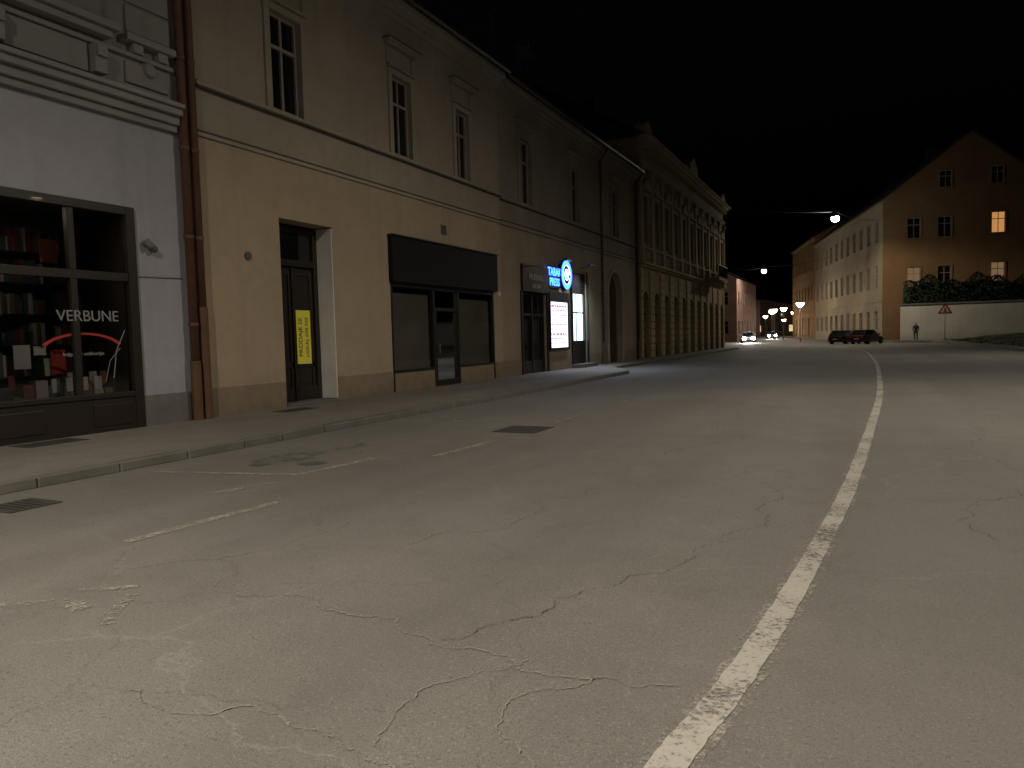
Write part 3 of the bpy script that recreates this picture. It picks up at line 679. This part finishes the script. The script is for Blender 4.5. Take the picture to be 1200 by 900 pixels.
def strip(name,pts,w,mat,z=.004,sub=12,jit=0):
    P=[Vector((*q,z)) for q in pts];out=[]
    for i in range(len(P)-1):
        p0=P[max(0,i-1)];p1=P[i];p2=P[i+1];p3=P[min(len(P)-1,i+2)]
        for k in range(sub):
            t=k/sub;out.append(.5*((2*p1)+(p2-p0)*t+(2*p0-5*p1+4*p2-p3)*t*t+(3*p1-p0-3*p2+p3)*t**3) if len(P)>2 else p1.lerp(p2,t))
    out.append(P[-1]);b=Pt();prev=None
    for i,q in enumerate(out):
        t=(out[min(i+1,len(out)-1)]-out[max(0,i-1)]).normalized();s=Vector((-t.y,t.x,0));ww=w/2*(1+random.uniform(-jit,jit))
        cur=(b.b.verts.new(q+s*ww),b.b.verts.new(q-s*ww))
        if prev: b.b.faces.new([prev[0],prev[1],cur[1],cur[0]])
        prev=cur
    return b.done(name,mat)
LN=[(-.95,-.2),(-.75,1.3),(-.60,2.5),(-.505,3.05),(-.40,3.92),(-.28,5.25),(-.10,7.68),(.13,12.5),(.38,19.2),(.56,32),(.45,44),(.1,54),(-1.5,64),(-3.6,74)]
strip('white_road_line',LN,.13,M['line'],.008,sub=14,jit=.06)
strip('worn_line_edge',LN,.20,M['ghost'],.004,sub=14,jit=.1)
fm=M['faded']
for pts in ([(-7.75,6.1),(-5.8,6.5)],[(-5.8,6.52),(-5.66,7.7)],[(-5.93,5.4),(-5.74,6.05)],[(-5.14,3.8),(-5.0,5.3)],[(-4.96,8.1),(-4.85,9.6)],[(-4.85,11.9),(-4.8,13.3)],[(-4.8,15.5),(-4.75,17)],[(-7.8,11.7),(-5.3,11.95)]):
    strip('faded_parking_line',pts,.11,fm,.0055,jit=.1,sub=20)
vf=worn('very_faded_paint',(.30,.285,.255),.46,.57,4)
for pts,w in (([(-4.6,2.55),(-4.3,2.72),(-4.05,2.70)],.11),([(-4.9,2.2),(-4.7,2.32),(-4.5,2.3)],.1),([(-4.0,3.0),(-3.85,2.75),(-3.7,2.6)],.07),([(-4.9,1.9),(-4.6,2.1),(-4.35,2.1)],.08),([(-4.4,2.9),(-4.1,3.1)],.06)):
    strip('faded_parking_line',pts,w,vf,.0055,jit=.4,sub=16)
def fract(pts,amp,n=5):
    P=[Vector((*q,0)) for q in pts]
    for k in range(n):
        Q=[P[0]]
        for a,b in zip(P,P[1:]):
            d=b-a;m=(a+b)/2+Vector((-d.y,d.x,0))*random.uniform(-amp,amp);Q+=[m,b]
        P=Q
    return [(q.x,q.y) for q in P]
def crack(pts,w,mat,amp=.2,n=6): strip('road_crack',fract(pts,amp,n),w,mat,.007,1,.6)
cl,cd_=M['crackl'],M['crackd']
crack([(-2.94,2.14),(-2.26,2.22),(-1.8,2.15),(-1.49,2.08),(-1.2,1.9)],.011,cl)
crack([(-4.1,3.75),(-3.2,3.25),(-2.5,3.2),(-2.04,3.10),(-1.5,3.05),(-1.04,3.0),(-.7,3.05)],.010,cl)
crack([(-1.9,3.1),(-1.41,4.09),(-1.0,5.2),(-.76,6.35),(-.9,7.6)],.006,cd_)
crack([(-1.4,3.05),(-1.7,2.5),(-1.6,2.15)],.008,cl);crack([(-1.04,3.0),(-1.3,2.6),(-1.05,2.3),(-.9,2.0)],.007,cl)
crack([(-3.0,4.5),(-2.5,5.2),(-2.3,6.9)],.009,cl)
crack([(-4.6,3.3),(-4.0,3.9),(-3.9,4.9),(-3.3,6.0)],.009,cl)
crack([(-2.2,9),(-1.6,11),(-1.9,14),(-1.5,18)],.009,cd_)
crack([(.9,6),(1.6,8.5),(1.4,12),(1.9,16)],.007,cd_)
def blob(name,cx,cy,rx,ry,mat,z=.003):
    p=Pt();n=26;p.rawpoly([(cx+rx*math.cos(2*math.pi*i/n)*(1+random.uniform(-.25,.25)),cy+ry*math.sin(2*math.pi*i/n)*(1+random.uniform(-.25,.25)),z) for i in range(n)]);p.done(name,mat)
blob('oil_stain',-6.8,7.4,.35,.55,M['oil']);blob('oil_stain',-6.6,8.5,.18,.3,M['oil']);blob('oil_stain',-6.2,7.2,.2,.2,M['oil'])
M['ironl']=simple('worn_cast_iron',(.065,.06,.052),.6,.2)
def grate(name,cx,cy,wx,wy,z,bars,rot=0):
    r=root(name,(cx,cy,z));p=Pt();f=.04
    p.box(cy-wy/2,cy+wy/2,cx-wx/2,cx-wx/2+f,z,z+.008);p.box(cy-wy/2,cy+wy/2,cx+wx/2-f,cx+wx/2,z,z+.008)
    p.box(cy-wy/2,cy-wy/2+f,cx-wx/2+f,cx+wx/2-f,z,z+.008);p.box(cy+wy/2-f,cy+wy/2,cx-wx/2+f,cx+wx/2-f,z,z+.008)
    n=bars
    for i in range(n):
        y=cy-wy/2+f+(wy-2*f)*(i+.25)/n;p.box(y,y+(wy-2*f)/n*.5,cx-wx/2+f,cx+wx/2-f,z,z+.007)
    p.done('frame_and_bars',M['ironl'],r)
    p=Pt();p.box(cy-wy/2+.01,cy+wy/2-.01,cx-wx/2+.01,cx+wx/2-.01,z-.003,z+.001);p.done('pit_shade_sheet',M['black'],r)  # flat black sheet, paints in the shade between the bars
grate('road_drain',-7.35,4.35,.5,.5,.004,6);grate('manhole_cover',-4.98,10.9,.75,.8,.005,10)
grate('cellar_grate',-10.86,6.9,.5,.9,.124,9);grate('cellar_grate',-10.6,11.9,.45,.9,.124,9);grate('cellar_grate',-10.8,5.5,.5,.6,.124,6)

# ================= right verge : pavement, grass, wall, hedge
p=Pt()
vp=[(7.9,30),(8.1,49),(7.0,74),(6.0,80),(3.0,84),(2.2,88.5),(60,89),(60,30)]
top=[(x,y,.2) for x,y in vp];p.rawpoly(top)
for a,b in zip(vp,vp[1:]+vp[:1]): p.rawpoly([(*a,-.01),(*b,-.01),(*b,.2),(*a,.2)])
p.done('verge_pavement',M['pave'])
p=Pt()
for a,b in zip(vp[:6],vp[1:6]):
    A_,B_=Vector((*a,0)),Vector((*b,0));t=(B_-A_).normalized();nn=Vector((-t.y,t.x,0));ln=(B_-A_).length;k=0
    while k<ln-.05:
        e=min(k+1,ln);q=[A_+t*(k+.01)+nn*.1,A_+t*(e-.01)+nn*.1,A_+t*(e-.01)-nn*.06,A_+t*(k+.01)-nn*.06];k+=1
        lo=[p.b.verts.new((v.x,v.y,-.01)) for v in q];hi=[p.b.verts.new((v.x,v.y,.235)) for v in q]
        p.b.faces.new(hi);p.b.faces.new(lo)
        for i in range(4): p.b.faces.new([lo[i],lo[(i+1)%4],hi[(i+1)%4],hi[i]])
p.done('verge_kerb',M['kerb'],None,.02)
p=Pt();gx=[];NX,NY=30,26
def gz(x,y): return .22+.1*math.sin(x*.7+y*.3)*.5+.06*math.sin(y*1.1)+min(.45,max(0,(x-8)*.08))
for j in range(NY+1):
    y=31+53*j/NY;xl=8.3 if y<49 else 8.3-(y-49)*.035;row=[]
    for i in range(NX+1):
        x=xl+(45-xl)*(i/NX)**1.4;row.append(p.b.verts.new((x,y,gz(x,y) if i>0 else .19)))
    gx.append(row)
for j in range(NY):
    for i in range(NX): p.b.faces.new([gx[j][i],gx[j][i+1],gx[j+1][i+1],gx[j+1][i]])
for i in range(14000):
    y=random.uniform(33,83.5);xl=8.3 if y<49 else 8.3-(y-49)*.035;x=xl+random.random()**1.5*16;z=gz(x,y)-.03
    a=random.uniform(0,6.28);h=random.uniform(.06,.18);w=.03
    p.b.faces.new([p.b.verts.new(q) for q in((x,y,z),(x+w*math.cos(a),y+w*math.sin(a),z),(x+random.uniform(-.05,.05),y+random.uniform(-.05,.05),z+h))])
p.done('grass',M['grass'])
rw=root('retaining_wall',(16,86.6,0));p=Pt(Fr((3.6,86.1),(1,.03),(.03,-1)))
p.box(0,50,-.4,0,-.1,3.75);p.done('wall',M['whitewall'],rw)
p=Pt(Fr((3.6,86.1),(1,.03),(.03,-1)));p.box(-.1,50.1,-.5,.1,3.752,3.9);p.done('coping',M['stone'],rw,.02)
p=Pt()
for i in range(16000):
    x=random.uniform(3.9,30);yb=86.9+(x-3.6)*.03;ztop=6.3+.35*math.sin(x*1.3)+.25*math.sin(x*3.1+1)
    u=random.random();z=3.8+(ztop-3.8)*(1-u*u*.9) if random.random()<.5 else random.uniform(3.8,ztop)
    y=yb+random.uniform(-.25,1.0)+.15*math.sin(x*2+z*2)
    c=Vector((x,y,z));d1=Vector([random.gauss(0,1) for _ in range(3)]).normalized();d2=d1.orthogonal().normalized();s=random.uniform(.06,.14)
    p.b.faces.new([p.b.verts.new(c+q) for q in(d1*s,d2*s*.6,-d1*s,-d2*s*.6)])
p.f=Fr((3.9,87.3),(1,.03),(.03,-1))
for i in range(52): p.box(i*.5,i*.5+.5,-.9,-.1,3.6,5.8+.35*math.sin((3.9+i*.5)*1.3))
p.done('hedge',M['leaf'])

# ================= lamps
def hung(loc,a,b,power,col=(1,.88,.72),glow='lampglow',sc=1,spot=3.0,blend=.35,wr=.01):
    r=root('suspended_street_lamp',loc);p=Pt();x,y,z=loc
    for e in(a,b):
        pts=[Vector(loc)+Vector((0,0,.5))*(1)+(Vector(e)-Vector(loc)-Vector((0,0,.5)))*t-Vector((0,0,.35*math.sin(math.pi*t))) for t in[i/8 for i in range(9)]]
        p.tube(pts,wr,5,True,True)
    p.done('span_wire',M['iron'],r)
    p=Pt();p.tube([(x,y,z+.55),(x,y,z+.4),(x,y,z+.32),(x,y,z+.1),(x,y,z+.02)],[.02,.05,.14*sc,.26*sc,.29*sc],16,True,True);p.done('housing',M['steel'],r,0,True)
    p=Pt();p.tube([(x,y,z+.015),(x,y,z-.12*sc),(x,y,z-.28*sc),(x,y,z-.36*sc)],[.26*sc,.28*sc,.20*sc,.05],16,True,True);p.done('bulb_glass',M[glow],r,0,True)
    light('lamp_light','SPOT',(x,y,z-.42*sc),power,col,r,.14,(x,y,0),spot,blend)
def mast(x,y,hx,hy,h,power,col=(1,.88,.71)):
    r=root('street_lamp',(x,y,0));p=Pt()
    p.tube([(x,y,0),(x,y,1.2),(x,y,1.25),(x,y,h-.8),(x+(hx-x)*.15,y+(hy-y)*.15,h-.2),(hx,hy,h+.1)],[.12,.11,.08,.06,.05,.04],12,True,True);p.done('pole_and_arm',M['steel'],r,0,True)
    p=Pt();p.box(hy-.14,hy+.14,hx-.35,hx+.25,h,h+.14);p.done('head',M['steel'],r,.04)
    p=Pt();p.box(hy-.11,hy+.11,hx-.3,hx+.2,h-.03,h-.002);p.done('lens',M['streetglow'],r)
    light('lamp_light','SPOT',(hx,hy,h-.12),power,col,r,.15,(hx-1.5,hy,0),2.9,.9)
hung((-2.5,-5.5,10.5),(-11.3,-4,11.5),(9.5,-5.5,11.5),11200,(1,.89,.73),'streetglow',1,2.98,.9)
rp=root('lamp_span_pole',(9.5,-5.5,0));p=Pt();p.tube([(9.5,-5.5,0),(9.5,-5.5,11.8)],[.13,.08],12,True,True);p.tube([(9.5,-5.5,0),(9.5,-5.5,.9)],.17,12,True,True);p.done('pole',M['steel'],rp)
mast(8.6,15,5.2,15,11.5,5000)
mast(10.0,42,8.4,42,10,1600)
hung((-2.4,80.3,12.5),(-11.1,62,12),(1.9,90.6,13.2),2700,(1,.84,.60),'lampglow',1.35,3.05,.25,.02)
hung((-13.1,115.5,10.5),(-16.8,115,10.9),(-4.2,118.5,12),1300,(1,.84,.64),'lampglow',1.2,3.05,.25,.02)
def post(x,y,h,power,k=1):
    r=root('post_lamp',(x,y,0));p=Pt();p.tube([(x,y,0),(x,y,.8),(x,y,.85),(x,y,h-.3)],[.10,.09,.07,.06],10,True,True)
    p.tube([(x,y,h-.02),(x,y,h+.06),(x,y,h+.12)],[.62*k,.5*k,.1],16,True,True);p.done('post_and_cap',M['steel'],r,0,False)
    p=Pt();p.tube([(x,y,h-.5*k),(x,y,h-.42*k),(x,y,h-.12),(x,y,h-.03)],[.12,.28*k,.45*k,.46*k],16,True,True);p.done('globe',M['postglow'],r,0,True)
    if power: light('lamp_light','POINT',(x,y,h-.8),power,(1,.74,.54),r,.1)
post(-7,99.6,4.9,360)
post(-16.4,158,5.8,240);post(-14.4,138,5.0,160);post(-18.2,178,6.0,260,1.1);post(-20.2,198,6.4,260,1.15);post(-22.4,216,6.8,200,1.2)
post(-17.2,192,4.2,0);post(-21.6,160,5.4,0,.9);post(-24.4,182,5.6,0,1);post(-18.6,125,4.4,0,.9);post(-10.6,118,4.9,120);post(-12.9,128,5.0,0);post(-19.0,170,4.8,0);post(-16.0,205,6.2,0,1.2);post(-19.6,150,5.6,0)

# ================= traffic sign
rt=root('warning_sign',(7.1,80.9,.2));sf=Fr((7.1,80.9),(.98,-.1),(-.1,-.98));p=Pt(sf)
p.tube([(0,-.04,.15),(0,-.04,3.4)],.035,10);p.done('pole',M['steel'],rt,0,True)
def tri(r,d,z=3.05): return [(-r*.866,d,z-r*.5),(r*.866,d,z-r*.5),(0,d,z+r)]
p=Pt(sf);p.poly(tri(.72,0));p.poly(tri(.72,-.02));t=tri(.72,0)
for a,b in zip(t,t[1:]+t[:1]): p.poly([a,b,(b[0],-.02,b[2]),(a[0],-.02,a[2])])
p.done('triangle_plate',M['signred'],rt)
p=Pt(sf);p.poly(tri(.46,.004));p.done('white_field',M['signwhite'],rt)
p=Pt(sf);p.box(-.05,.05,.006,.008,2.93,3.2);p.box(-.12,.12,.006,.008,2.88,2.93);p.done('pictogram',M['ink'],rt)

# ================= cars
def car(name,x,y,head,col,lights=False,sc=1):
    r=root(name,(x,y,0));r.rotation_euler=(0,0,head);r.scale=(sc,sc,sc)
    pm=simple('car_paint',col,.25,.3,var=.05)
    st=[(-2.12,.70,.45,.82),(-2.05,.83,.30,.90),(-1.6,.87,.22,.97),(-.6,.88,.20,.95),(.7,.88,.20,.93),(1.1,.87,.22,.90),(1.75,.84,.25,.78),(2.0,.78,.3,.68),(2.1,.65,.4,.58)]
    def put(q,nm,mt,bev=0,sm=False):
        me=bpy.data.meshes.new(nm);bmesh.ops.recalc_face_normals(q.b,faces=q.b.faces);q.b.to_mesh(me);q.b.free();me.materials.append(mt)
        o=bpy.data.objects.new(nm,me);COL.objects.link(o);o.parent=r
        if bev: m=o.modifiers.new('b','BEVEL');m.width=bev;m.segments=2
        return o
    q=Pt();rings=[]
    for yy,w,z0,z1 in st:
        zm=(z0+z1)/2;rings.append([q.b.verts.new(v) for v in((-w*.9,yy,z0),(w*.9,yy,z0),(w,yy,zm-.1),(w,yy,zm+.08),(w*.95,yy,z1-.05),(w*.8,yy,z1),(-w*.8,yy,z1),(-w*.95,yy,z1-.05),(-w,yy,zm+.08),(-w,yy,zm-.1))])
    for a,b in zip(rings,rings[1:]):
        for k in range(10): q.b.faces.new([a[k],a[(k+1)%10],b[(k+1)%10],b[k]])
    q.b.faces.new(rings[0]);q.b.faces.new(rings[-1]);put(q,'body',pm,.03)
    q=Pt();bt=[(-.76,-1.95),(.76,-1.95),(.76,1.0),(-.76,1.0)];tp=[(-.58,-1.5),(.58,-1.5),(.58,.25),(-.58,.25)]
    lo=[q.b.verts.new((a,b,.9)) for a,b in bt];hi=[q.b.verts.new((a,b,1.42)) for a,b in tp]
    for k in range(4): q.b.faces.new([lo[k],lo[(k+1)%4],hi[(k+1)%4],hi[k]])
    q.b.faces.new(hi);put(q,'windows',M['glass'])
    q=Pt();q.box(-1.55,.3,-.6,.6,1.415,1.47)
    for k in range(4): q.tube([(bt[k][0],bt[k][1],.9),(tp[k][0],tp[k][1],1.43)],.045,6,True,True)
    for s in(-1,1): q.tube([(s*.775,-.35,.92),(s*.59,-.35,1.43)],.04,6,True,True)
    for s in(-1,1): q.box(.72,.86,s*.84,s*1.0,.95,1.08)
    put(q,'roof_and_pillars',pm,.02)
    q=Pt();h=Pt()
    for s in(-1,1):
        for yy in(-1.3,1.32):
            q.tube([(s*.7,yy,.32),(s*.9,yy,.32)],.32,20,True,True);h.tube([(s*.9,yy,.32),(s*.915,yy,.32)],.19,12,True,True)
    put(q,'tyres',M['black']);put(h,'hubcaps',M['steel'])
    q=Pt()
    for s in(-1,1): q.box(-2.16,-2.02,s*.58-.13,s*.58+.13,.62,.82)
    put(q,'tail_lamps',M['tail'],.01)
    q=Pt();yh=2.13 if lights else 2.1
    for s in(-1,1): q.box(1.95,yh,s*.56-.19,s*.56+.19,.46,.74)
    put(q,'head_lamps',M['head'] if lights else M['signwhite'],.01)
    q=Pt();q.box(-2.17,-2.12,-.26,.26,.5,.62);q.box(2.08,2.13,-.26,.26,.35,.46);put(q,'number_plates',M['paper'])
    q=Pt();q.box(-2.2,-1.95,-.8,.8,.28,.42);q.box(1.95,2.12,-.72,.72,.24,.34);put(q,'bumpers',M['blackframe'],.02)
    if lights:
        l=bpy.data.lights.new('headlight_beam','SPOT');l.energy=5000;l.spot_size=.8;l.spot_blend=.9;l.color=(1,.95,.85);l.shadow_soft_size=.1
        o=bpy.data.objects.new('headlight_beam',l);o.location=(0,2.3,.62);o.rotation_euler=(math.radians(80),0,0);COL.objects.link(o);o.parent=r
car('parked_car',.45,80.5,math.radians(-28),(.06,.012,.012),False,.93)
car('parked_car',-1.5,82.0,math.radians(-28),(.025,.012,.012),False,.93)
car('oncoming_car',-13.9,104,math.radians(190),(.2,.2,.2),True)
car('oncoming_car',-15.6,150,math.radians(188),(.1,.1,.12),True)

# ================= pedestrian
def skinmesh(name,verts,edges,rad,mat,par,sub=2,rootv=0):
    me=bpy.data.meshes.new(name);me.from_pydata(verts,edges,[]);me.materials.append(mat);ob=bpy.data.objects.new(name,me);COL.objects.link(ob);ob.parent=par
    m=ob.modifiers.new('skin','SKIN')
    for i,rr in enumerate(rad):
        me.skin_vertices[0].data[i].radius=rr if hasattr(rr,'__len__') else (rr,rr)
    me.skin_vertices[0].data[rootv].use_root=True
    m.use_smooth_shade=True;s=ob.modifiers.new('sub','SUBSURF');s.levels=sub;s.render_levels=sub;return ob
rp=root('pedestrian',(4.75,82,.2));rp.rotation_euler=(0,0,math.radians(170))
coat=simple('dark_coat',(.035,.035,.042),.8);trou=simple('dark_trousers',(.02,.021,.03),.85);skin=simple('skin',(.35,.2,.14),.6);hair=simple('hair',(.02,.014,.01),.7)
skinmesh('coat',[(0,0,.86),(0,0,1.05),(0,.01,1.25),(0,0,1.4),(0,0,1.5),(-.17,0,1.42),(-.24,-.03,1.15),(-.23,.08,.93),(.17,0,1.42),(.24,.03,1.15),(.22,.12,.93)],
 [(0,1),(1,2),(2,3),(3,4),(3,5),(5,6),(6,7),(3,8),(8,9),(9,10)],[(.17,.13),(.15,.11),(.17,.12),(.14,.1),.06,.075,.055,.042,.075,.055,.042],coat,rp)
skinmesh('trousers',[(0,0,.92),(-.1,0,.84),(-.11,.09,.48),(-.11,-.02,.1),(-.11,.1,.04),(.1,0,.84),(.11,.03,.47),(.11,-.16,.12),(.11,-.07,.04)],
 [(0,1),(1,2),(2,3),(3,4),(0,5),(5,6),(6,7),(7,8)],[.13,.095,.065,.05,.04,.095,.065,.05,.04],trou,rp)
skinmesh('head',[(0,0,1.48),(0,.01,1.55),(0,.015,1.62),(0,.01,1.7),(0,.1,1.61)],[(0,1),(1,2),(2,3),(2,4)],[.05,.055,(.075,.09),(.065,.08),.012],skin,rp)
skinmesh('hair',[(0,-.03,1.6),(0,-.02,1.68),(0,.0,1.73)],[(0,1),(1,2)],[.075,.085,.06],hair,rp)
for s,base in((-1,(-.23,.08,.93)),(1,(.22,.12,.93))):
    bx,by,bz=base
    skinmesh('palm',[(bx,by,bz),(bx,by+.01,bz-.07)],[(0,1)],[(.018,.03),(.016,.036)],skin,rp,1)
    for k in range(4):
        o=-.027+.018*k;ln=(.06,.07,.065,.05)[k]
        skinmesh('finger',[(bx,by+o,bz-.07),(bx-s*.006,by+o,bz-.07-ln*.5),(bx-s*.022,by+o,bz-.07-ln)],[(0,1),(1,2)],[.008,.0075,.006],skin,rp,1)
    skinmesh('thumb',[(bx,by+.02,bz-.03),(bx-s*.01,by+.055,bz-.06),(bx-s*.012,by+.06,bz-.09)],[(0,1),(1,2)],[.01,.009,.007],skin,rp,1)

# ================= world, faint fill sun, camera
w=bpy.data.worlds.new('World');S.world=w;w.use_nodes=True;nt=w.node_tree
bg=nt.nodes.get('Background') or nt.nodes.new('ShaderNodeBackground')
sk=nt.nodes.new('ShaderNodeTexSky');sk.sky_type='NISHITA';sk.sun_disc=False;sk.sun_elevation=math.radians(-4);sk.sun_rotation=math.radians(200)
nt.links.new(sk.outputs[0],bg.inputs[0]);bg.inputs[1].default_value=.05
l=bpy.data.lights.new('night_fill','SUN');l.energy=.008;l.angle=math.radians(.5);l.color=(.9,.93,1);o=bpy.data.objects.new('night_fill',l);o.rotation_euler=(math.radians(40),math.radians(20),0);COL.objects.link(o)  # weak cool sun added as overall fill
cd=bpy.data.cameras.new('camera');cam=bpy.data.objects.new('camera',cd);COL.objects.link(cam);S.camera=cam
cd.sensor_width=36;cd.lens=26.01;cd.clip_end=2000;cd.clip_start=.05
cam.matrix_world=Matrix.Translation((0,0,1.5))@Matrix.Rotation(math.radians(25.35),4,'Z')@Matrix.Rotation(math.radians(90-3.58),4,'X')@Matrix.Rotation(math.radians(-1.5),4,'Z')
